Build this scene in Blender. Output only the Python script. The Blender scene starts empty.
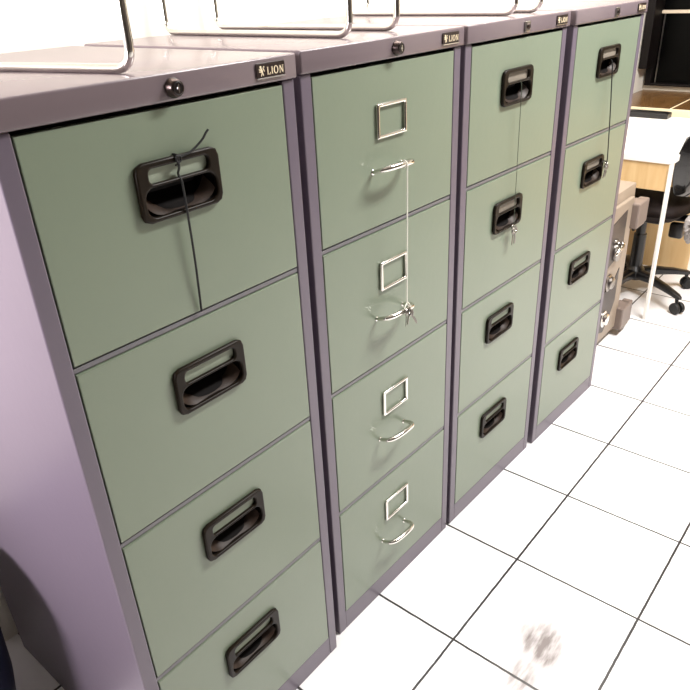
import bpy, bmesh, math, random
from mathutils import Vector, Matrix, noise
random.seed(4)
PI = math.pi
scene = bpy.context.scene
C = scene.collection

# ------------------------------------------------------------------ materials
def lin(c):
    return tuple((x/12.92 if x <= .04045 else ((x+.055)/1.055)**2.4) for x in c)
def rgb(r, g, b):
    return lin((r/255, g/255, b/255)) + (1,)

def mat(name, col, rough=.5, metal=0, spec=.5, var=0, vscale=6, bump=0, bscale=200, coat=0, sheen=0):
    m = bpy.data.materials.new(name); m.use_nodes = True
    nt = m.node_tree; b = nt.nodes['Principled BSDF']
    b.inputs['Base Color'].default_value = col
    b.inputs['Roughness'].default_value = rough
    b.inputs['Metallic'].default_value = metal
    b.inputs['Specular IOR Level'].default_value = spec
    b.inputs['Coat Weight'].default_value = coat
    tc = nt.nodes.new('ShaderNodeTexCoord')
    if var:
        n = nt.nodes.new('ShaderNodeTexNoise'); n.inputs['Scale'].default_value = vscale; n.inputs['Detail'].default_value = 4
        nt.links.new(tc.outputs['Object'], n.inputs['Vector'])
        mx = nt.nodes.new('ShaderNodeMix'); mx.data_type = 'RGBA'
        mx.inputs[6].default_value = tuple(c*(1-var) for c in col[:3])+(1,)
        mx.inputs[7].default_value = tuple(min(1, c*(1+var)) for c in col[:3])+(1,)
        nt.links.new(n.outputs['Fac'], mx.inputs[0]); nt.links.new(mx.outputs[2], b.inputs['Base Color'])
    if bump:
        n2 = nt.nodes.new('ShaderNodeTexNoise'); n2.inputs['Scale'].default_value = bscale
        nt.links.new(tc.outputs['Object'], n2.inputs['Vector'])
        bp = nt.nodes.new('ShaderNodeBump'); bp.inputs['Strength'].default_value = bump; bp.inputs['Distance'].default_value = .002
        nt.links.new(n2.outputs['Fac'], bp.inputs['Height']); nt.links.new(bp.outputs['Normal'], b.inputs['Normal'])
    return m

M = {}
M['green'] = mat('sage_green_paint', rgb(118, 129, 111), .32, var=.05, vscale=3, bump=.08, bscale=60)
M['purple'] = mat('mauve_grey_paint', rgb(99, 90, 102), .34, var=.05, vscale=3, bump=.06, bscale=60)
M['top'] = mat('mauve_grey_top_lit', rgb(112, 100, 104), .25, var=.05, vscale=3, bump=.05, bscale=60)  # same mauve paint, lightened to put the sheen on the tops into the colour
M['rail'] = mat('grey_rail_paint', rgb(104, 102, 106), .35, var=.04)
M['dark_inside'] = mat('dark_interior_shade', rgb(22, 20, 22), .8)
M['handle'] = mat('brown_black_plastic', rgb(26, 19, 11), .4, spec=.16, var=.1, vscale=20)
M['cup'] = mat('brown_black_cup_shade', rgb(12, 8, 7), .7, spec=.1)  # shade inside the scoop put into the colour, darker than the handle plastic
M['lip'] = mat('brown_plastic_lip_lit', rgb(46, 34, 26), .5, spec=.25)  # light on the scoop's lower slope put into the colour of the plastic
M['card'] = mat('pale_green_card', rgb(140, 149, 132), .6, var=.08, vscale=40)
M['cardgrey'] = mat('grey_card', rgb(128, 120, 108), .6, var=.1, vscale=40)
M['chrome'] = mat('chrome', rgb(225, 222, 216), .12, 1)
M['steel'] = mat('dull_steel', rgb(150, 145, 140), .3, 1)
M['darksteel'] = mat('dark_lock_metal', rgb(78, 68, 66), .3, 1)
M['lockface'] = mat('black_lock_face', rgb(26, 20, 20), .25)
M['plate'] = mat('dark_badge', rgb(34, 20, 16), .35)
M['lettering'] = mat('cream_lettering', rgb(238, 222, 190), .4)
M['orange'] = mat('orange_trim', rgb(190, 120, 50), .4)
M['darkcord'] = mat('dark_cord', rgb(16, 17, 16), .7)
M['greycord'] = mat('grey_thread', rgb(74, 82, 68), .8)
M['whitecord'] = mat('white_string', rgb(236, 234, 222), .7)
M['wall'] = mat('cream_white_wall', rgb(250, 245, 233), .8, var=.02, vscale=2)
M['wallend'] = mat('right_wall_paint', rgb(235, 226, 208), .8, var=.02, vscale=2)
M['wallfar'] = mat('dark_grey_brown_wall', rgb(78, 70, 66), .8, var=.05, vscale=2)  # walls out of view, coloured dark to lower the bounced light
M['ceil'] = mat('ceiling_paint', rgb(190, 186, 180), .9, var=.02)
M['safe'] = mat('beige_safe_paint', rgb(152, 137, 121), .45, var=.05, vscale=5)
M['safedark'] = mat('dark_safe_plate', rgb(58, 50, 47), .4, var=.1, vscale=20)
M['hinge'] = mat('grey_beige_hinge', rgb(124, 110, 102), .45, var=.06, vscale=12)
M['desktop'] = mat('white_laminate', rgb(246, 243, 236), .35, var=.01)
M['blackplastic'] = mat('black_plastic', rgb(20, 19, 20), .3)
M['blackfabric'] = mat('black_fabric', rgb(24, 22, 22), .75, bump=.3, bscale=300)
M['brownfabric'] = mat('dark_brown_fabric', rgb(30, 21, 18), .7, spec=.2, bump=.3, bscale=300)
M['shell'] = mat('glossy_black_shell', rgb(10, 10, 11), .15, coat=.5)
M['rubber'] = mat('rubber', rgb(18, 18, 18), .6)
M['bin'] = mat('dark_blue_plastic', rgb(20, 26, 48), .4)
M['frame'] = mat('black_window_frame', rgb(14, 9, 8), .5, spec=.2)
M['trim'] = mat('pale_trim', rgb(206, 190, 168), .45)
M['glass'] = mat('dark_glass', rgb(2, 2, 2), .3, spec=.08)
M['whiteleg'] = mat('white_leg_paint', rgb(246, 243, 236), .4)

def wood(name, c1, c2, rough=.4, axis='Z', scale=14):
    m = mat(name, c1, rough); nt = m.node_tree; b = nt.nodes['Principled BSDF']
    tc = nt.nodes.new('ShaderNodeTexCoord'); mp = nt.nodes.new('ShaderNodeMapping')
    mp.inputs['Scale'].default_value = {'Z': (scale, scale, scale*.12), 'X': (scale*.12, scale, scale), 'Y': (scale, scale*.12, scale)}[axis]
    n = nt.nodes.new('ShaderNodeTexNoise'); n.inputs['Scale'].default_value = 2; n.inputs['Detail'].default_value = 6; n.inputs['Distortion'].default_value = .6
    r = nt.nodes.new('ShaderNodeValToRGB'); r.color_ramp.elements[0].color = c1; r.color_ramp.elements[1].color = c2
    r.color_ramp.elements[0].position = .35; r.color_ramp.elements[1].position = .68
    nt.links.new(tc.outputs['Object'], mp.inputs['Vector']); nt.links.new(mp.outputs['Vector'], n.inputs['Vector'])
    nt.links.new(n.outputs['Fac'], r.inputs['Fac']); nt.links.new(r.outputs['Color'], b.inputs['Base Color'])
    return m
M['wood'] = wood('light_beech', rgb(216, 180, 128), rgb(228, 198, 148), .45)
M['counter'] = wood('brown_counter_top', rgb(92, 64, 34), rgb(116, 84, 48), .25, 'X')
M['counteredge'] = mat('cream_counter_edge', rgb(238, 224, 190), .5)

def floor_mat():
    m = bpy.data.materials.new('white_floor_tiles'); m.use_nodes = True
    nt = m.node_tree; b = nt.nodes['Principled BSDF']; L = nt.links.new
    tc = nt.nodes.new('ShaderNodeTexCoord')
    sep = nt.nodes.new('ShaderNodeSeparateXYZ'); L(tc.outputs['Object'], sep.inputs[0])
    T = .325
    def math_(op, a, bb=None, c=None):
        n = nt.nodes.new('ShaderNodeMath'); n.operation = op
        for i, v in enumerate((a, bb, c)):
            if v is None: continue
            if isinstance(v, (int, float)): n.inputs[i].default_value = v
            else: L(v, n.inputs[i])
        return n.outputs[0]
    wob = nt.nodes.new('ShaderNodeTexNoise'); wob.inputs['Scale'].default_value = 30; L(tc.outputs['Object'], wob.inputs['Vector'])
    wf = math_('MULTIPLY_ADD', wob.outputs['Fac'], .0024, -.0012)
    def line(ax, off):
        s = math_('SUBTRACT', math_('ADD', sep.outputs[ax], wf), off)
        f = math_('FRACT', math_('DIVIDE', s, T))
        d = math_('MINIMUM', f, math_('SUBTRACT', 1, f))
        return math_('MULTIPLY', d, T)
    d = math_('MINIMUM', line(0, .663), line(1, -.2084))
    gm = nt.nodes.new('ShaderNodeMapRange'); gm.interpolation_type = 'SMOOTHSTEP'
    gm.inputs[1].default_value = .0022; gm.inputs[2].default_value = .0040; gm.inputs[3].default_value = 1; gm.inputs[4].default_value = 0
    L(d, gm.inputs[0])
    # per tile slight tone
    base = nt.nodes.new('ShaderNodeTexNoise'); base.inputs['Scale'].default_value = 2.2; base.inputs['Detail'].default_value = 5
    L(tc.outputs['Object'], base.inputs['Vector'])
    r = nt.nodes.new('ShaderNodeValToRGB')
    r.color_ramp.elements[0].color = rgb(236, 233, 232); r.color_ramp.elements[1].color = rgb(246, 245, 245)
    L(base.outputs['Fac'], r.inputs['Fac'])
    # worn dirty patch on one tile
    def blob(cx, cy, sx, sy, rot):
        mp = nt.nodes.new('ShaderNodeMapping'); mp.vector_type = 'TEXTURE'
        mp.inputs['Location'].default_value = (cx, cy, 0); mp.inputs['Rotation'].default_value = (0, 0, rot); mp.inputs['Scale'].default_value = (sx, sy, 1)
        L(tc.outputs['Object'], mp.inputs['Vector'])
        ln = nt.nodes.new('ShaderNodeVectorMath'); ln.operation = 'LENGTH'; L(mp.outputs[0], ln.inputs[0])
        mr = nt.nodes.new('ShaderNodeMapRange'); mr.interpolation_type = 'SMOOTHSTEP'
        mr.inputs[1].default_value = 0; mr.inputs[2].default_value = 1; mr.inputs[3].default_value = 1; mr.inputs[4].default_value = 0
        L(ln.outputs['Value'], mr.inputs[0]); return mr.outputs[0]
    sc = nt.nodes.new('ShaderNodeMapping'); sc.inputs['Rotation'].default_value = (0, 0, -.5); sc.inputs['Scale'].default_value = (14, 60, 1)
    L(tc.outputs['Object'], sc.inputs['Vector'])
    sn = nt.nodes.new('ShaderNodeTexNoise'); sn.inputs['Scale'].default_value = 1.2; sn.inputs['Detail'].default_value = 8; L(sc.outputs[0], sn.inputs['Vector'])
    bl = math_('MAXIMUM', blob(.78, -.385, .15, .11, .6), math_('MULTIPLY', blob(.67, -.39, .14, .10, .3), .8))
    st = math_('MULTIPLY', bl, math_('MULTIPLY_ADD', sn.outputs['Fac'], 1.1, .1)); 
    st2 = math_('MINIMUM', math_('MAXIMUM', math_('MULTIPLY', st, 1.45), 0), .95)
    mx = nt.nodes.new('ShaderNodeMix'); mx.data_type = 'RGBA'; L(st2, mx.inputs[0]); L(r.outputs[0], mx.inputs[6]); mx.inputs[7].default_value = rgb(86, 74, 71)
    # specks
    sp = nt.nodes.new('ShaderNodeTexVoronoi'); sp.inputs['Scale'].default_value = 13; L(tc.outputs['Object'], sp.inputs['Vector'])
    spk = nt.nodes.new('ShaderNodeMapRange'); spk.inputs[1].default_value = .02; spk.inputs[2].default_value = .05; spk.inputs[3].default_value = .55; spk.inputs[4].default_value = 0
    L(sp.outputs['Distance'], spk.inputs[0])
    pick = nt.nodes.new('ShaderNodeSeparateColor'); L(sp.outputs['Color'], pick.inputs[0])
    sk = math_('MULTIPLY', spk.outputs[0], math_('GREATER_THAN', pick.outputs[0], .8))
    mx1 = nt.nodes.new('ShaderNodeMix'); mx1.data_type = 'RGBA'; L(sk, mx1.inputs[0]); L(mx.outputs[2], mx1.inputs[6]); mx1.inputs[7].default_value = rgb(110, 100, 96)
    mx2 = nt.nodes.new('ShaderNodeMix'); mx2.data_type = 'RGBA'; L(gm.outputs[0], mx2.inputs[0]); L(mx1.outputs[2], mx2.inputs[6]); mx2.inputs[7].default_value = rgb(30, 27, 27)
    L(mx2.outputs[2], b.inputs['Base Color'])
    b.inputs['Roughness'].default_value = .3
    bp = nt.nodes.new('ShaderNodeBump'); bp.inputs['Strength'].default_value = .4; bp.inputs['Distance'].default_value = .002; bp.invert = True
    L(gm.outputs[0], bp.inputs['Height']); L(bp.outputs['Normal'], b.inputs['Normal'])
    return m
M['floor'] = floor_mat()

# ------------------------------------------------------------------ mesh helpers
def link_mesh(name, me, m, parent=None, smooth=False):
    o = bpy.data.objects.new(name, me); C.objects.link(o)
    if m is not None and not me.materials: me.materials.append(m)
    if smooth:
        for p in me.polygons: p.use_smooth = True
    if parent is not None: o.parent = parent
    return o

def obj(name, bm, m, parent=None, smooth=False, sharp=None):
    bmesh.ops.recalc_face_normals(bm, faces=bm.faces)
    me = bpy.data.meshes.new(name); bm.to_mesh(me); bm.free()
    o = link_mesh(name, me, m, parent, smooth or sharp is not None)
    if sharp is not None: me.set_sharp_from_angle(angle=sharp)
    return o

def tag(o, label=None, cat=None, group=None, kind=None):
    if label: o['label'] = label
    if cat: o['category'] = cat
    if group: o['group'] = group
    if kind: o['kind'] = kind
    return o

def thing(name, label, cat, loc=(0, 0, 0), rz=0, group=None):
    o = bpy.data.objects.new(name, None); C.objects.link(o)
    o.location = loc; o.rotation_euler = (0, 0, rz); o.empty_display_size = .1
    return tag(o, label, cat, group)

def box(bm, x0, x1, y0, y1, z0, z1, bev=0, seg=2):
    t = bmesh.new()
    vs = [t.verts.new((x, y, z)) for x in (x0, x1) for y in (y0, y1) for z in (z0, z1)]
    for f in ((0, 1, 3, 2), (4, 6, 7, 5), (0, 4, 5, 1), (2, 3, 7, 6), (0, 2, 6, 4), (1, 5, 7, 3)): t.faces.new([vs[i] for i in f])
    bmesh.ops.recalc_face_normals(t, faces=t.faces)
    if bev: bmesh.ops.bevel(t, geom=list(t.edges), offset=bev, segments=seg, profile=.5, affect='EDGES')
    merge(bm, t)

def merge(bm, t, mtx=None):
    if mtx is not None: bmesh.ops.transform(t, matrix=mtx, verts=t.verts)
    mp = {v: bm.verts.new(v.co) for v in t.verts}
    for f in t.faces: bm.faces.new([mp[v] for v in f.verts])
    t.free()

def frame_at(d, ref=None):
    d = d.normalized(); a = ref or (Vector((0, 0, 1)) if abs(d.z) < .9 else Vector((1, 0, 0)))
    u = a.cross(d).normalized(); return u, d.cross(u).normalized()

def tube(bm, pts, r, n=12, closed=False, cap=True):
    pts = [Vector(p) for p in pts]; N = len(pts)
    rs = r if isinstance(r, (list, tuple)) else [r]*N
    rings = []; pu = None
    for i, p in enumerate(pts):
        if closed: d = pts[(i+1) % N]-pts[i-1]
        else: d = pts[min(i+1, N-1)]-pts[max(i-1, 0)]
        d.normalize()
        if pu is None: u, v = frame_at(d)
        else:
            u = pu-d*pu.dot(d); u.normalize(); v = d.cross(u)
        pu = u
        rings.append([bm.verts.new(p+(u*math.cos(2*PI*k/n)+v*math.sin(2*PI*k/n))*rs[i]) for k in range(n)])
    for i in range(N if closed else N-1):
        a, b = rings[i], rings[(i+1) % N]
        off = 0
        if closed and i == N-1:
            off = min(range(n), key=lambda s: (a[0].co-b[s].co).length)
        for k in range(n): bm.faces.new((a[k], a[(k+1) % n], b[(k+1+off) % n], b[(k+off) % n]))
    if not closed and cap:
        bm.faces.new(rings[0][::-1]); bm.faces.new(rings[-1])

def fillet(pts, r, n=7, closed=False):
    pts = [Vector(p) for p in pts]; out = []; N = len(pts)
    for i, p in enumerate(pts):
        if not closed and i in (0, N-1): out.append(p); continue
        a = pts[i-1]-p; b = pts[(i+1) % N]-p
        ra = min(r, a.length*.48, b.length*.48)
        A = p+a.normalized()*ra; B = p+b.normalized()*ra
        for k in range(n+1):
            t = k/n; out.append(A*(1-t)**2+p*2*t*(1-t)+B*t*t)
    return out

def smooth_path(ctrl, n=8):
    c = [Vector(p) for p in ctrl]; out = []
    for i in range(len(c)-1):
        p0 = c[max(i-1, 0)]; p1 = c[i]; p2 = c[i+1]; p3 = c[min(i+2, len(c)-1)]
        for k in range(n):
            t = k/n
            out.append(.5*((2*p1)+(p2-p0)*t+(2*p0-5*p1+4*p2-p3)*t*t+(3*p1-p0-3*p2+p3)*t**3))
    out.append(c[-1]); return out

def lathe(bm, prof, n=32, mtx=None, close=True):
    t = bmesh.new(); rings = []
    for r, z in prof:
        rings.append([t.verts.new((r*math.cos(2*PI*k/n), r*math.sin(2*PI*k/n), z)) for k in range(n)])
    for a, b in zip(rings, rings[1:]):
        for k in range(n): t.faces.new((a[k], a[(k+1) % n], b[(k+1) % n], b[k]))
    if close: t.faces.new(rings[0][::-1]); t.faces.new(rings[-1])
    merge(bm, t, mtx)

def rrect(cx, cz, w, h, r, n=6):
    p = []
    for sx, sz, a0 in ((1, 1, 0), (-1, 1, 90), (-1, -1, 180), (1, -1, 270)):
        for k in range(n+1):
            a = math.radians(a0+90*k/n)
            p.append((cx+sx*(w/2-r)+r*math.cos(a), cz+sz*(h/2-r)+r*math.sin(a)))
    return p

def sheet(name, loops, y0, y1, bev, m, parent, res=1):
    """flat plate in the XZ plane from y0 (front) to y1 (back); loops[0] outline, the rest holes"""
    cu = bpy.data.curves.new(name+'_outline', 'CURVE'); cu.dimensions = '2D'; cu.fill_mode = 'BOTH'
    for lp in loops:
        s = cu.splines.new('POLY'); s.points.add(len(lp)-1); s.use_cyclic_u = True
        for q, (x, z) in zip(s.points, lp): q.co = (x, z, 0, 1)
    th = abs(y1-y0)/2
    cu.extrude = th-bev; cu.bevel_depth = bev; cu.bevel_resolution = res; cu.offset = -bev
    co = bpy.data.objects.new('tmp', cu); C.objects.link(co)
    dg = bpy.context.evaluated_depsgraph_get()
    me = bpy.data.meshes.new_from_object(co.evaluated_get(dg))
    bpy.data.objects.remove(co); bpy.data.curves.remove(cu)
    yc = (y0+y1)/2
    me.transform(Matrix(((1, 0, 0, 0), (0, 0, -1, yc), (0, 1, 0, 0), (0, 0, 0, 1))))
    me.materials.clear(); me.name = name
    o = link_mesh(name, me, m, parent)
    bm = bmesh.new(); bm.from_mesh(me); bmesh.ops.remove_doubles(bm, verts=bm.verts, dist=1e-6); bmesh.ops.recalc_face_normals(bm, faces=bm.faces); bm.to_mesh(me); bm.free()
    for p in me.polygons: p.use_smooth = True
    me.set_sharp_from_angle(angle=math.radians(40))
    for p in me.polygons: p.use_smooth = abs(p.normal.y) < .995
    return o

def text_mesh(w, h, y, cx, cz):
    """LION in small raised serif capitals, built stroke by stroke"""
    bm = bmesh.new(); t = bmesh.new(); y0, y1 = -.0006, 0
    def st(x0, x1, z0, z1): box(t, x0, x1, y0, y1, z0, z1)
    def serif(x, z): st(x-.12, x+.12, z-.0, z+.07) if z < .5 else st(x-.12, x+.12, z-.07, z)
    st(.08, .22, 0, 1); serif(.15, 0); serif(.15, 1); st(.15, .62, 0, .09); st(.54, .62, 0, .28)           # L
    st(.86, 1.0, 0, 1); serif(.93, 0); serif(.93, 1)                                                          # I
    n = 24; ring = []
    for k in range(n):                                                                                        # O
        a = 2*PI*k/n; c, s_ = math.cos(a), math.sin(a)
        ring.append([t.verts.new((1.62+rx*c, yy, .5+rz*s_)) for rx, rz in ((.40, .52), (.25, .43)) for yy in (y0, y1)])
    for k in range(n):
        A, B = ring[k], ring[(k+1) % n]
        for p, q in ((0, 2), (3, 1), (2, 3), (1, 0)): t.faces.new((A[p], A[q], B[q], B[p]))
    st(2.30, 2.38, 0, 1); st(2.84, 2.92, 0, 1); serif(2.34, 0); serif(2.34, 1); serif(2.88, 1)                # N
    f = [t.verts.new((x, yy, z)) for x, z in ((2.28, 1), (2.44, 1), (2.92, 0), (2.80, 0)) for yy in (y0, y1)]
    t.faces.new(f[0::2]); t.faces.new(f[1::2])
    for k in range(4): a, c = 2*k, 2*((k+1) % 4); t.faces.new((f[a], f[c], f[c+1], f[a+1]))
    merge(bm, t, Matrix.Translation((cx-w/2, y, cz-h/2)) @ Matrix.Diagonal((w/3.0, 1, h, 1)))
    return bm

# ------------------------------------------------------------------ setting
def struct(name, bm, m):
    return tag(obj(name, bm, m), kind='structure')
YW = .665
XR = 4.16
XL = -2.6
YF = -3.4
ZC = 2.75
b = bmesh.new(); box(b, XL, XR, YF, YW, -.08, 0); struct('floor', b, M['floor'])
b = bmesh.new(); box(b, XL, XR+.1, YW, YW+.1, -.08, ZC); struct('wall_back', b, M['wall'])
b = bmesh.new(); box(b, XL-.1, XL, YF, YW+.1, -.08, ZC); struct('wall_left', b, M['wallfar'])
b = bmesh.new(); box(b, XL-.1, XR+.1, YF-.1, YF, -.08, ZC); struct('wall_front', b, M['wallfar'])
b = bmesh.new(); box(b, XL-.1, XR+.1, YF-.1, YW+.1, ZC, ZC+.08); struct('ceiling', b, M['ceil'])
# right wall with a wide dark window above the counter
WY0, WY1, WZ0, WZ1 = -1.5, YW-.012, .775, 1.95
b = bmesh.new()
box(b, XR, XR+.1, YF, YW, -.08, WZ0); box(b, XR, XR+.1, YF, YW, WZ1, ZC)
box(b, XR, XR+.1, YF, WY0, WZ0, WZ1); box(b, XR, XR+.1, WY1, YW, WZ0, WZ1)
struct('wall_right', b, M['wallend'])
win = tag(bpy.data.objects.new('window_1', None), kind='structure'); C.objects.link(win); win.location = (XR, 0, 0)
b = bmesh.new()
box(b, -.03, .06, WY1-.035, WY1, WZ0, WZ1, .003); box(b, -.03, .06, WY0, WY0+.05, WZ0, WZ1, .003); box(b, -.15, -.031, WY1-.04, WY1+.006, .88, WZ1, .003)
box(b, -.03, .06, WY0+.05, WY1-.035, WZ1-.05, WZ1, .003); box(b, -.03, .06, WY0+.05, WY1-.035, WZ0, WZ0+.012, .003)
obj('window_frame', b, M['frame'], win)
b = bmesh.new(); box(b, .02, .03, WY0+.05, WY1-.035, WZ0+.012, WZ1-.05); obj('pane', b, M['glass'], win)
b = bmesh.new(); box(b, .012, .02, .602, .608, WZ0+.012, 1.1595); box(b, .012, .02, -.5, -.494, WZ0+.012, 1.1595); obj('mullion', b, M['steel'], win)
b = bmesh.new(); box(b, -.012, .02, WY0+.05, WY1-.035, 1.160, 1.177, .002); obj('transom', b, M['trim'], win)

# ------------------------------------------------------------------ filing cabinets
LT, LB = 1.3238, 1.2882
DZ = [(1.2812, .9892), (.977, .6834), (.6708, .3736), (.3599, .058)]
S1, S2 = .0265, .0256
D = .615

def cup_bm(cx, ztop):
    """finger scoop behind the lower opening of the moulded pull"""
    bm = bmesh.new(); z = ztop-.053
    loops = [(-.003, .1205, .0405, .015, 0), (.002, .119, .037, .0145, .0012), (.010, .116, .031, .013, .004), (.019, .110, .023, .0105, .0075), (.027, .100, .015, .007, .011), (.031, .090, .008, .0035, .0135)]
    rings = []
    for y, w, h, r, dz in loops:
        rings.append([bm.verts.new((x, y, zz)) for x, zz in rrect(cx, z+dz, w, h, r)])
    n = len(rings[0])
    for a, c in zip(rings, rings[1:]):
        for k in range(n): bm.faces.new((a[k], a[(k+1) % n], c[(k+1) % n], c[k]))
    bm.faces.new(rings[-1])
    return bm

def lip_bm(cx, ztop):
    """sloping lower lip of the scoop, a crescent thicker at its ends"""
    bm = bmesh.new(); z = ztop-.053; N = 28; rows = []
    for k in range(N+1):
        t = k/N; x = (t*2-1); e = abs(x)**5
        zo = -.0208+.016*e
        row = []
        for q in range(6):
            f = q/5
            row.append(bm.verts.new((cx+x*(.0585-.006*f), -.0035+.017*f, z+zo+(.0125-.004*(1-x*x)+.006*e)*f**.8)))
        rows.append(row)
    for a, c in zip(rows, rows[1:]):
        for q in range(5): bm.faces.new((a[q], a[q+1], c[q+1], c[q]))
    return bm

def make_cabinet(i, L, Y, W, rz, label, pulls, hxs, lockkind, cards):
    root = thing('filing_cabinet', label, 'filing cabinet', (L, Y, 0), rz, 'four-drawer filing cabinets in a row')
    b = bmesh.new()
    box(b, 0, S1-.0012, 0, D, 0, LB-.001, .0022)                # side panels with front stiles
    box(b, W-S2+.0012, W, 0, D, 0, LB-.001, .0022)
    box(b, S1-.0013, W-S2+.0013, D-.004, D, 0, LB-.001)         # back
    box(b, S1-.0013, W-S2+.0013, .0005, .02, 0, .0565, .0012)     # plinth rail
    obj('carcass', b, M['purple'], root)
    for (a1, b1), (a2, b2) in zip(DZ, DZ[1:]):
        b = bmesh.new(); box(b, S1-.0013, W-S2+.0013, .0022, .022, a2+.0017, b1-.0026, .001)
        obj('rail', b, M['rail'], root)
    b = bmesh.new(); box(b, S1-.0013, W-S2+.0013, .028, .034, .03, LB-.001); obj('gap_shade_panel', b, M['dark_inside'], root)  # dark sheet standing in for the shade seen through the drawer gaps
    b = bmesh.new(); box(b, -.0025, W+.0025, -.006, D+.002, LB, LT, .0035, 3)
    obj('top_panel', b, M['top'], root, sharp=math.radians(35))
    for k, (a, z) in enumerate(DZ):
        hx = hxs[k]
        w0, w1 = S1+.0006, W-S2-.0006
        outline = [(w0, z), (w1, z), (w1, a), (w0, a)]
        loops = [outline]
        zt = a-.0605
        if pulls == 'moulded': loops.append(rrect(hx, zt-.053, .1225, .0425, .015))
        dr = sheet('drawer', loops, -.0002, .018, .0016, M['green'], root)
        if pulls == 'moulded':
            sheet('handle', [rrect(hx, zt-.0395, .1385, .080, .0125, 2), rrect(hx, zt-.0185, .1, .0195, .007), rrect(hx, zt-.053, .1195, .0395, .0145)],
                  -.0085, .0002, .003, M['handle'], dr, 3)
            obj('finger_scoop', cup_bm(hx, zt), M['cup'], dr, sharp=math.radians(50))
            obj('finger_lip', lip_bm(hx, zt), M['lip'], dr, smooth=True)
            b = bmesh.new(); box(b, hx-.051, hx+.051, -.0012, .0, zt-.0295, zt-.0075); obj('label_card', b, M[cards[k]], dr)
        else:
            lx = .2325; lz = a-.096
            lh = sheet('label_holder', [rrect(lx, lz, .0905, .0625, .003), rrect(lx, lz, .0755, .0485, .0015)], -.0066, .0, .0031, M['chrome'], dr, 4)
            b = bmesh.new()
            x0, x1, zm = .176, .266, a-.185
            path = smooth_path([(x0, .0, zm), (x0-.002, -.012, zm+.004), (x0+.002, -.026, zm+.008), (x0+.018, -.034, zm+.010), (x0+.05, -.036, zm+.010), (x1-.012, -.033, zm+.008), (x1-.001, -.022, zm+.005), (x1+.001, -.010, zm+.002), (x1, 0, zm)], 7)
            N = len(path); tube(b, path, [.0034+.0026*math.sin(PI*j/(N-1)) for j in range(N)], 12)
            for xx in (x0, x1): lathe(b, [(.0055, 0), (.0055, .001), (.0045, .002), (.003, .0025)], 16, Matrix.Translation((xx, 0, zm)) @ Matrix.Rotation(PI/2, 4, 'X'))
            obj('handle', b, M['chrome'], dr, smooth=True)
    # lock in the top panel lip
    lx, lz = .244, 1.3045
    if lockkind == 'round':
        b = bmesh.new(); lathe(b, [(.0125, 0), (.0128, .003), (.0112, .005), (.0106, .011), (.009, .0125), (.0085, .0115)], 28, Matrix.Translation((lx, -.006, lz)) @ Matrix.Rotation(PI/2, 4, 'X'))
        lk = obj('lock', b, M['darksteel'], root, smooth=True)
        b = bmesh.new(); lathe(b, [(.0084, 0), (.0084, .0012), (.0075, .0016)], 24, Matrix.Translation((lx, -.0172, lz)) @ Matrix.Rotation(PI/2, 4, 'X'))
        obj('lock_face', b, M['lockface'], lk)
        b = bmesh.new(); box(b, lx-.0008, lx+.0008, -.0196, -.0184, lz-.005, lz+.005); lathe(b, [(.0022, 0), (.0018, .0008)], 12, Matrix.Translation((lx, -.0187, lz)) @ Matrix.Rotation(PI/2, 4, 'X'))
        obj('keyhole', b, M['chrome'], lk)
    else:
        b = bmesh.new(); box(b, lx-.0115, lx+.0115, -.011, -.0055, lz-.011, lz+.011, .002)
        lk = obj('lock', b, M['steel'], root)
        b = bmesh.new(); lathe(b, [(.006, 0), (.006, .002), (.0045, .003)], 20, Matrix.Translation((lx, -.011, lz)) @ Matrix.Rotation(PI/2, 4, 'X'))
        obj('keyhole', b, M['darksteel'], lk)
    # maker's badge
    bx, bz = .420, 1.307
    npl = sheet('nameplate', [rrect(bx, bz, .058, .0205, .003)], -.0085, -.0058, .0008, M['plate'], root)
    b = text_mesh(.034, .0105, -.0084, bx+.0085, bz-.0012); obj('lettering', b, M['lettering'], npl)
    # small rampant animal emblem at the left of the word
    b = bmesh.new()
    def blob(px, pz, rx, rz_, rot=0):
        lathe(b, [(1, 0), (.95, .0006)], 12, Matrix.Translation((bx-.019+px, -.0084, bz+pz)) @ Matrix.Rotation(rot, 4, 'Y') @ Matrix.Rotation(PI/2, 4, 'X') @ Matrix.Diagonal((rx, rz_, 1, 1)))
    blob(0, .000, .0019, .0042, -.35); blob(-.0018, .0048, .0019, .0019); blob(-.0036, .0012, .0021, .0008, .6); blob(-.0034, -.0014, .0021, .0008, .2)
    blob(-.0006, -.0052, .0008, .0026, .3); blob(.0022, -.0048, .0008, .0028, -.4); blob(.004, .0012, .0007, .0036, -.5); blob(.0046, .0048, .0011, .0011)
    obj('emblem', b, M['lettering'], npl)
    b = bmesh.new(); box(b, bx-.0285, bx+.0285, -.0092, -.0078, bz-.0117, bz-.0101, .0004); obj('nameplate_edge', b, M['chrome'] if i else M['steel'], npl)
    return root

CAB = [(0.0, 0.0, .4743, .0), (.5057, .0166, .4707, -.0123), (.9926, .0106, .4688, -.0200), (1.4885, -.0039, .468, -.0280)]
make_cabinet(0, *CAB[0], 'mauve cabinet with green drawers at the near left end, dark cord on its top handle', 'moulded', [.2345]*4, 'round', ['card']*4)
make_cabinet(1, *CAB[1], 'mauve cabinet with green drawers and chrome bow handles, second from the near end', 'chrome', [0]*4, 'round', ['card']*4)
make_cabinet(2, *CAB[2], 'green-drawered cabinet with brown recessed handles, between the chrome-handled cabinet and the far one', 'moulded', [.224, .218, .215, .215], 'square', ['cardgrey', 'cardgrey', 'card', 'card'])
make_cabinet(3, *CAB[3], 'green-drawered cabinet at the far right end of the row, beside the beige safe', 'moulded', [.236, .217, .208, .203], 'square', ['cardgrey', 'cardgrey', 'card', 'card'])

def cabpt(i, x, y, z):
    L, Y, W, a = CAB[i]
    return Vector((L+x*math.cos(a)-y*math.sin(a), Y+x*math.sin(a)+y*math.cos(a), z))

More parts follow.
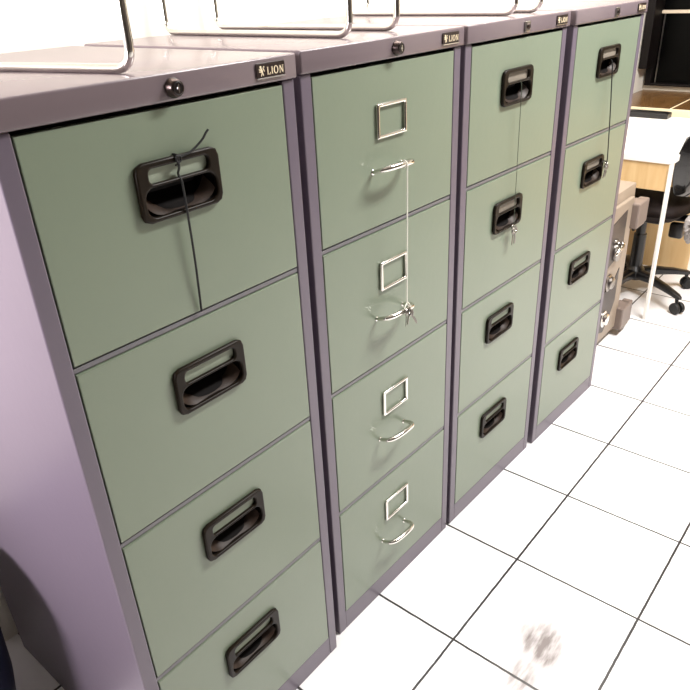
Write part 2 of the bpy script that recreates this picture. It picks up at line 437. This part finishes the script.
# ------------------------------------------------------------------ key cords
def key_bm(p, ang, tilt, s=1.0):
    """flat key hanging down from p: bow ring, shank and bit"""
    bm = bmesh.new(); t = bmesh.new()
    ring = [(.0075*math.sin(2*PI*k/20), 0, -.008+.0085*math.cos(2*PI*k/20)) for k in range(20)]
    tube(t, ring, .0024, 8, closed=True)
    box(t, -.0022, .0022, -.001, .001, -.046, -.015, .0004)
    for z in (-.026, -.032, -.038): box(t, .0015, .0042, -.001, .001, z-.002, z+.002, .0003)
    merge(bm, t, Matrix.Translation(p) @ Matrix.Rotation(ang, 4, 'Z') @ Matrix.Rotation(tilt, 4, 'Y') @ Matrix.Scale(s, 4))
    return bm

def cord_thing(label, i, cords, m, keys=(), ring=None, r=.0011):
    name = 'key_cord' if keys else 'cord'
    if not keys:
        b = bmesh.new()
        for c in cords: tube(b, smooth_path([cabpt(i, *p) for p in c], 6), r, 8)
        return b
    root = thing(name, label, 'key cord', tuple(cabpt(i, *cords[0][-1])), 0)
    o = Vector(root.location)
    b = bmesh.new()
    for c in cords: tube(b, smooth_path([cabpt(i, *p)-o for p in c], 6), r, 8)
    obj('cord', b, m, root, smooth=True)
    if ring:
        c = cabpt(i, *ring)-o; b = bmesh.new()
        tube(b, [c+Vector((.009*math.cos(2*PI*k/24), .004*math.sin(2*PI*k/24), .009*math.sin(2*PI*k/24))) for k in range(24)], .0011, 8, closed=True)
        obj('key_ring', b, M['chrome'], root, smooth=True)
    for (x, y, z, ang, tilt, s) in keys: obj('key', key_bm(cabpt(i, x, y, z)-o, ang, tilt, s), M['steel'], root)
    return root

b = bmesh.new()
tube(b, smooth_path([(.2315, -.0115, 1.2165), (.2325, -.009, 1.205), (.2328, -.0045, 1.196), (.2330, -.0095, 1.186), (.2332, -.0105, 1.165), (.2335, -.0105, 1.143), (.2345, -.009, 1.07), (.2355, -.004, .990)], 6), .0017, 8)
tube(b, smooth_path([(.228, -.0105, 1.2185), (.240, -.0115, 1.220), (.252, -.013, 1.2225), (.264, -.014, 1.229), (.273, -.016, 1.236), (.279, -.017, 1.243), (.283, -.018, 1.247)], 6), .0016, 8)
tube(b, smooth_path([(.2275, -.0125, 1.2215), (.234, -.0128, 1.2205), (.2345, -.0125, 1.2145), (.229, -.0122, 1.2135), (.2275, -.0125, 1.2215)], 5), .0015, 8)
tube(b, smooth_path([(.231, -.0045, 1.208), (.2305, -.011, 1.212), (.231, -.0125, 1.2185), (.2312, -.0105, 1.2225), (.231, -.001, 1.2225)], 5), .0013, 8)
tag(obj('cord', b, M['darkcord'], smooth=True), 'dark cord knotted on the top handle of the nearest cabinet, hanging straight down', 'cord')

cord_thing('white string with keys hanging from the top chrome handle to the one below', 1,
           [[(0.2265, -.034, 1.0990), (0.2270, -.0425, 1.106), (0.2265, -.036, 1.1128), (0.2260, -.028, 1.106), (0.2265, -.034, 1.0985), (0.2270, -.0425, 1.103), (0.2265, -.0425, 1.09), (0.2260, -.0425, 1.0), (0.2250, -.0425, .90), (0.2240, -.0425, .816)],
            [(0.2240, -.0425, .824), (0.2300, -.0435, .818), (0.2330, -.0445, .809)], [(0.2240, -.0425, .821), (0.2170, -.0435, .817), (0.2120, -.0455, .812)]],
           M['whitecord'], [(0.2210, -.0435, .809, .5, .3, .8), (0.2270, -.0475, .807, 1.2, -.2, .85), (0.2280, -.0445, .803, -.6, -.5, .8)], (0.2240, -.0435, .807), .0013)
cord_thing('thin grey thread with two keys hanging over the second handle of the third cabinet', 2,
           [[(.224, -.0095, 1.195), (.2265, -.0125, 1.185), (.229, -.013, 1.16), (.233, -.0125, 1.05), (.2365, -.0125, .92), (.239, -.0125, .860), (.2385, -.0135, .838)]],
           M['greycord'], [(.2345, -.0145, .836, .2, .05, .95), (.2425, -.0145, .836, -.3, -.05, .95)], (.2385, -.0135, .834), .0008)
cord_thing('black cord with keys hanging from the top handle of the farthest cabinet', 3,
           [[(.240, -.009, 1.185), (.2425, -.0125, 1.175), (.246, -.014, 1.15), (.258, -.018, 1.05), (.268, -.020, .97), (.2785, -.020, .91), (.284, -.018, .892)],
            [(.284, -.018, .892), (.272, -.014, .898), (.262, -.0115, .895)]],
           M['darkcord'], [(.285, -.018, .888, .4, -.1, .9), (.280, -.02, .886, -.5, .2, .9), (.289, -.015, .889, 1.3, .1, .7)], (.284, -.018, .887), .0016)

# ------------------------------------------------------------------ chrome racks on top of the cabinets
def rack(label, loops, h, r=.0062, cross=True):
    root = thing('chrome_rack', label, 'rack', (loops[0][0][0], loops[0][0][1], LT), 0, 'chrome tube racks on the cabinet tops')
    o = Vector(root.location); tops = []
    for (f, k) in loops:
        F = Vector((f[0], f[1], LT+r)); K = Vector((k[0], k[1], LT+r)); H = Vector((0, 0, h))
        b = bmesh.new(); tube(b, [p-o for p in fillet([F, K, K+H, F+H], .028, 8, True)], r, 14, closed=True)
        obj('side_loop', b, M['chrome'], root, smooth=True); tops.append((F+H, K+H))
    (a0, a1), (b0, b1) = tops
    for t in (.12, .5, .88):
        b = bmesh.new(); tube(b, [a0.lerp(a1, t)-o, b0.lerp(b1, t)-o], r*.8, 10); obj('cross_bar', b, M['chrome'], root, smooth=True)
    return root
RK = [rack('chrome tube rack on top of the nearest cabinet', [((.212, .026), (.122, .46)), ((-.0, .24), (.012, .56))], .34),
      rack('chrome tube rack standing on the second cabinet, with the chrome bow handles', [((.695, .068), (.722, .628)), ((.852, .08), (.872, .63))], .34),
      rack('chrome tube rack standing on the third cabinet, farthest along the row', [((1.274, .05), (1.335, .60)), ((1.381, .039), (1.42, .60))], .34)]

# ------------------------------------------------------------------ safe
sf = thing('safe', 'beige steel safe with thick side hinges beside the farthest cabinet', 'safe', (2.235, .075, 0))
b = bmesh.new(); box(b, -.23, .23, .012, .50, .012, .655, .006)
obj('body', b, M['safe'], sf, sharp=math.radians(40))
b = bmesh.new(); box(b, -.195, .185, -.004, .0125, .045, .612, .004); dr = obj('door', b, M['safe'], sf)
def plate_poly(pts, y0, y1):
    bm = bmesh.new(); f = [bm.verts.new((x, y0, z)) for x, z in pts]; k = [bm.verts.new((x, y1, z)) for x, z in pts]; n = len(pts)
    bm.faces.new(f); bm.faces.new(k[::-1])
    for i in range(n): bm.faces.new((f[i], f[(i+1) % n], k[(i+1) % n], k[i]))
    return bm
obj('handle_plate', plate_poly([(-.05, .37), (.06, .395), (.115, .44), (.115, .575), (.06, .565), (-.05, .545)], -.0065, -.0035), M['safedark'], dr)
obj('dial_plate', plate_poly([(-.05, .10), (.02, .08), (.065, .12), (.115, .19), (.115, .335), (.07, .29), (.0, .275), (-.05, .27)], -.0065, -.0035), M['safedark'], dr)
RX = Matrix.Rotation(PI/2, 4, 'X')
b = bmesh.new(); lathe(b, [(.02, 0), (.02, .004), (.011, .008), (.009, .02), (.014, .024), (.014, .03), (.006, .033)], 24, Matrix.Translation((.03, -.006, .462)) @ RX)
tube(b, [(.03, -.034, .462), (.0, -.036, .455), (-.045, -.036, .445)], [.008, .007, .006], 12)
obj('handle', b, M['chrome'], dr, smooth=True)
b = bmesh.new(); lathe(b, [(.03, 0), (.032, .004), (.03, .012), (.02, .016)], 28, Matrix.Translation((.045, -.006, .418)) @ RX); obj('escutcheon', b, M['steel'], dr, sharp=.6)
for z in (.305, .145):
    b = bmesh.new(); lathe(b, [(.036, 0), (.036, .004), (.026, .007), (.024, .016), (.02, .019), (.008, .02)], 32, Matrix.Translation((.012, -.006, z)) @ RX)
    obj('dial', b, M['chrome'] if z < .2 else M['steel'], dr, sharp=.6)
for z in (.535, .083):
    b = bmesh.new(); box(b, .168, .262, -.032, .02, z-.052, z+.05, .006); box(b, .245, .288, -.03, .01, z-.048, z+.05, .005)
    obj('hinge', b, M['hinge'], sf)
for x in (-.19, .19):
    for y in (.05, .45):
        b = bmesh.new(); lathe(b, [(.022, 0), (.022, .009), (.016, .0125)], 16, Matrix.Translation((x, y, 0))); obj('foot', b, M['rubber'], sf)

# ------------------------------------------------------------------ desk
dk = thing('desk', 'white-topped desk with beech end panel and thin white leg', 'desk', (2.63, .01, 0))
b = bmesh.new(); box(b, 0, .875, 0, .64, .695, .722, .003); obj('desk_top', b, M['desktop'], dk)
b = bmesh.new(); box(b, .006, .024, .014, .635, .583, .6945, .001); obj('apron', b, M['wood'], dk)
b = bmesh.new(); box(b, .655, .675, .02, .635, 0, .6945, .001); obj('end_panel', b, M['wood'], dk)
b = bmesh.new(); box(b, .0245, .654, .60, .618, .30, .6945, .001); obj('back_panel', b, M['wood'], dk)
b = bmesh.new(); box(b, .000, .026, .0, .0135, 0, .6945, .002); obj('leg', b, M['whiteleg'], dk)
b = bmesh.new(); box(b, .000, .026, .60, .632, 0, .5825, .002); obj('leg', b, M['whiteleg'], dk)

# ------------------------------------------------------------------ counter under the window
ct = thing('counter', 'glossy brown counter with cream edge below the dark window', 'counter', (3.85, -.4, 0))
b = bmesh.new(); box(b, -.285, .305, -1.0, 1.06, .715, .748, .002); obj('counter_top', b, M['counter'], ct)
b = bmesh.new(); box(b, -.292, -.2855, -1.0, 1.06, .712, .7485, .001); obj('edge_strip', b, M['counteredge'], ct)
b = bmesh.new(); box(b, -.22, .30, -.98, 1.05, 0, .7148, .001); obj('counter_body', b, M['wood'], ct)
b = bmesh.new(); box(b, -.284, .29, .715, .723, .7481, .7492, .0003); obj('joint_strip', b, M['counteredge'], ct)
b = bmesh.new(); box(b, 3.415, 3.485, .285, .60, .7225, .748, .004); box(b, 3.425, 3.475, .295, .59, .7475, .751, .001)
tag(obj('black_tray', b, M['blackplastic']), 'long flat black tray lying on the far end of the white desk', 'tray')

# ------------------------------------------------------------------ office chair
ch = thing('office_chair', 'black swivel office chair with five-star caster base pushed up to the white desk', 'chair', (2.9, .17, 0), math.radians(-117))
for k in range(5):
    a = 2*PI*k/5
    R = Matrix.Rotation(a, 4, 'Z'); b = bmesh.new()
    t = bmesh.new(); 
    prof = [(.03, .105, .024, .024), (.10, .108, .021, .020), (.20, .095, .017, .015), (.27, .082, .014, .011), (.287, .078, .008, .006)]
    rings = []
    for x, z, hw, hh in prof: rings.append([t.verts.new((x, y*1.0, z+zz)) for y, zz in rrect(0, 0, hw*2, hh*2, min(hw, hh)*.6, 3)])
    n = len(rings[0])
    for A, B in zip(rings, rings[1:]):
        for j in range(n): t.faces.new((A[j], A[(j+1) % n], B[(j+1) % n], B[j]))
    t.faces.new(rings[0]); t.faces.new(rings[-1][::-1])
    merge(b, t, R); leg = obj('base_arm', b, M['blackplastic'], ch, sharp=.7)
    b = bmesh.new()
    for s in (-1, 1): lathe(b, [(.012, -.008), (.025, -.008), (.027, -.004), (.027, .004), (.025, .008), (.012, .008)], 20, R @ Matrix.Translation((.278, s*.014, .027)) @ RX)
    tube(b, [R @ Vector((.278, 0, .027)), R @ Vector((.27, 0, .06)), R @ Vector((.265, 0, .085))], .008, 8)
    box(b, 0, 0, 0, 0, 0, 0) if False else None
    obj('caster', b, M['rubber'], leg, sharp=.6)
b = bmesh.new(); lathe(b, [(.042, .08), (.044, .125), (.034, .14), (.030, .145), (.028, .30), (.022, .30), (.022, .385), (.05, .39), (.05, .40)], 24); obj('gas_lift', b, M['blackplastic'], ch, sharp=.6)
rot = Matrix.Rotation(math.radians(117), 4, 'Z')       # seat turned back to face the desk
b = bmesh.new(); box(b, -.10, .10, -.12, .14, .385, .415, .01)
tube(b, [(-.05, 0, .40), (-.17, -.02, .395), (-.215, -.03, .385)], .007, 10)
merge(b, bmesh.new()); bmesh.ops.transform(b, matrix=rot, verts=b.verts); mech = obj('tilt_mechanism', b, M['blackplastic'], ch)
b = bmesh.new(); box(b, -.085, -.045, -.20, -.14, .33, .40, .012); bmesh.ops.transform(b, matrix=rot, verts=b.verts); obj('tension_knob', b, M['blackplastic'], mech, sharp=.6)
def cushion(w, d, h, bulge=.02, n=14):
    bm = bmesh.new(); top = {}; bot = {}
    for i in range(n+1):
        for j in range(n+1):
            u, v = i/n*2-1, j/n*2-1
            # squircle mapping
            x = u*math.sqrt(1-v*v*.32); y = v*math.sqrt(1-u*u*.32)
            e = max(0, 1-max(abs(u), abs(v))**6)
            top[i, j] = bm.verts.new((x*w/2, y*d/2, h*.5+e**.5*(h*.5+bulge*(1-u*u)*(1-v*v))))
            bot[i, j] = bm.verts.new((x*w/2*.97, y*d/2*.97, h*.5-e**.5*h*.5))
    for i in range(n):
        for j in range(n):
            bm.faces.new((top[i, j], top[i+1, j], top[i+1, j+1], top[i, j+1])); bm.faces.new((bot[i, j], bot[i, j+1], bot[i+1, j+1], bot[i+1, j]))
    for k in range(n):
        for (a, c) in (((k, 0), (k+1, 0)), ((k+1, n), (k, n)), ((0, k+1), (0, k)), ((n, k), (n, k+1))):
            bm.faces.new((top[a], bot[a], bot[c], top[c]))
    return bm
b = cushion(.44, .43, .07); bmesh.ops.transform(b, matrix=rot @ Matrix.Translation((0, 0, .415)), verts=b.verts); obj('seat', b, M['brownfabric'], ch, smooth=True)
# backrest shell: a curved rounded panel on the aisle side of the seat
b = cushion(.36, .30, .05, .012)
for v in b.verts: v.co.z += 1.9*(v.co.x**2)
bmesh.ops.transform(b, matrix=rot @ Matrix.Translation((-.02, -.235, .665)) @ Matrix.Rotation(math.radians(-86), 4, 'X'), verts=b.verts); bk = obj('backrest', b, M['shell'], ch, smooth=True)
b = bmesh.new(); tube(b, [rot @ Vector(p) for p in smooth_path([(0, -.10, .40), (0, -.22, .41), (.02, -.275, .46), (.02, -.275, .56), (.02, -.262, .66)], 6)], .016, 10); obj('back_bracket', b, M['blackplastic'], ch, smooth=True)

# plastic bag hooked on the chair back
b = bmesh.new(); bmesh.ops.create_icosphere(b, subdivisions=5, radius=1)
for v in b.verts:
    p = v.co.copy()
    n1 = noise.noise(p*2.2+Vector((3, 1, 7))); n2 = abs(noise.noise(p*5+Vector((9, 2, 4)))); n3 = abs(noise.noise(p*11))
    s_ = 1+.22*n1-.30*n2-.12*n3
    nar = 1-.45*max(0, p.z)
    v.co = Vector((p.x*.075*s_*nar, p.y*.055*s_*nar, p.z*.10*s_))
tube(b, smooth_path([(.02, 0, .07), (.06, .0, .12), (.10, .01, .16), (.14, -.002, .175), (.165, -.012, .17)], 5), .006, 8)
M['bag'] = mat('silvery_plastic_film', rgb(150, 145, 142), .22, var=.3, vscale=18)
bag = tag(obj('plastic_bag', b, M['bag'], sharp=.35), 'crumpled silvery plastic bag hanging below the back of the office chair', 'bag'); bag.location = (2.735, -.105, .45)

# ------------------------------------------------------------------ bin beside the first cabinet
bn = thing('waste_bin', 'dark blue round plastic bin on the floor left of the nearest cabinet', 'bin', (-.235, .465, 0))
b = bmesh.new(); lathe(b, [(.001, .004), (.085, .0), (.10, .006), (.13, .04), (.152, .10), (.164, .18), (.17, .30), (.174, .44), (.168, .44), (.164, .30), (.158, .18), (.12, .045), (.001, .02)], 48, close=False); obj('bin_body', b, M['bin'], bn, smooth=True)
b = bmesh.new(); tube(b, [(.174*math.cos(2*PI*k/48), .174*math.sin(2*PI*k/48), .44) for k in range(48)], .007, 10, closed=True); obj('rim', b, M['bin'], bn, smooth=True)

# ------------------------------------------------------------------ lights
def area(name, loc, sx, sy, power, col, rot=(0, 0, 0)):
    l = bpy.data.lights.new(name, 'AREA'); l.shape = 'RECTANGLE'; l.size = sx; l.size_y = sy; l.energy = power; l.color = col
    o = bpy.data.objects.new(name, l); C.objects.link(o); o.location = loc; o.rotation_euler = rot; return o
area('overhead_area_light', (1.9, -1.0, 2.7), 1.3, .3, 90, (1, .975, .96))  # ceiling tubes above the aisle
def aim(src, dst): return (Vector(src)-Vector(dst)).to_track_quat('Z', 'Y').to_euler()
P = (-1.55, .2, 1.6)
wl = area('left_fill_light', P, .45, .5, 16, (1, .93, .97), aim(P, (0, .45, 1.0))); wl.data.spread = math.radians(85)  # added lamp, off any wall, brightening the near cabinet's left side
area('overhead_area_light', (1.9, .30, 2.7), 3.0, .2, 34, (1, .94, .87))  # added long lamp to brighten the back wall and cabinet tops
w = bpy.data.worlds.new('world'); scene.world = w; w.use_nodes = True
w.node_tree.nodes['Background'].inputs[0].default_value = (1, .97, .95, 1); w.node_tree.nodes['Background'].inputs[1].default_value = .3

# ------------------------------------------------------------------ camera
cam = bpy.data.cameras.new('camera'); co = bpy.data.objects.new('camera', cam); C.objects.link(co)
cam.sensor_width = 36; cam.sensor_fit = 'HORIZONTAL'; cam.lens = 685.19/690*36; cam.clip_start = .02
f = Vector((.66344964, .58139307, -.47097417)); u = Vector((.38815871, .27069018, .88094247)); r = f.cross(u).normalized(); u = r.cross(f).normalized(); f.normalize()
co.matrix_world = Matrix(((r.x, u.x, -f.x, -.3265), (r.y, u.y, -f.y, -.7775), (r.z, u.z, -f.z, 1.4178), (0, 0, 0, 1)))
scene.camera = co
scene.view_settings.view_transform = 'Standard'
scene.view_settings.look = 'None'
scene.view_settings.exposure = .6
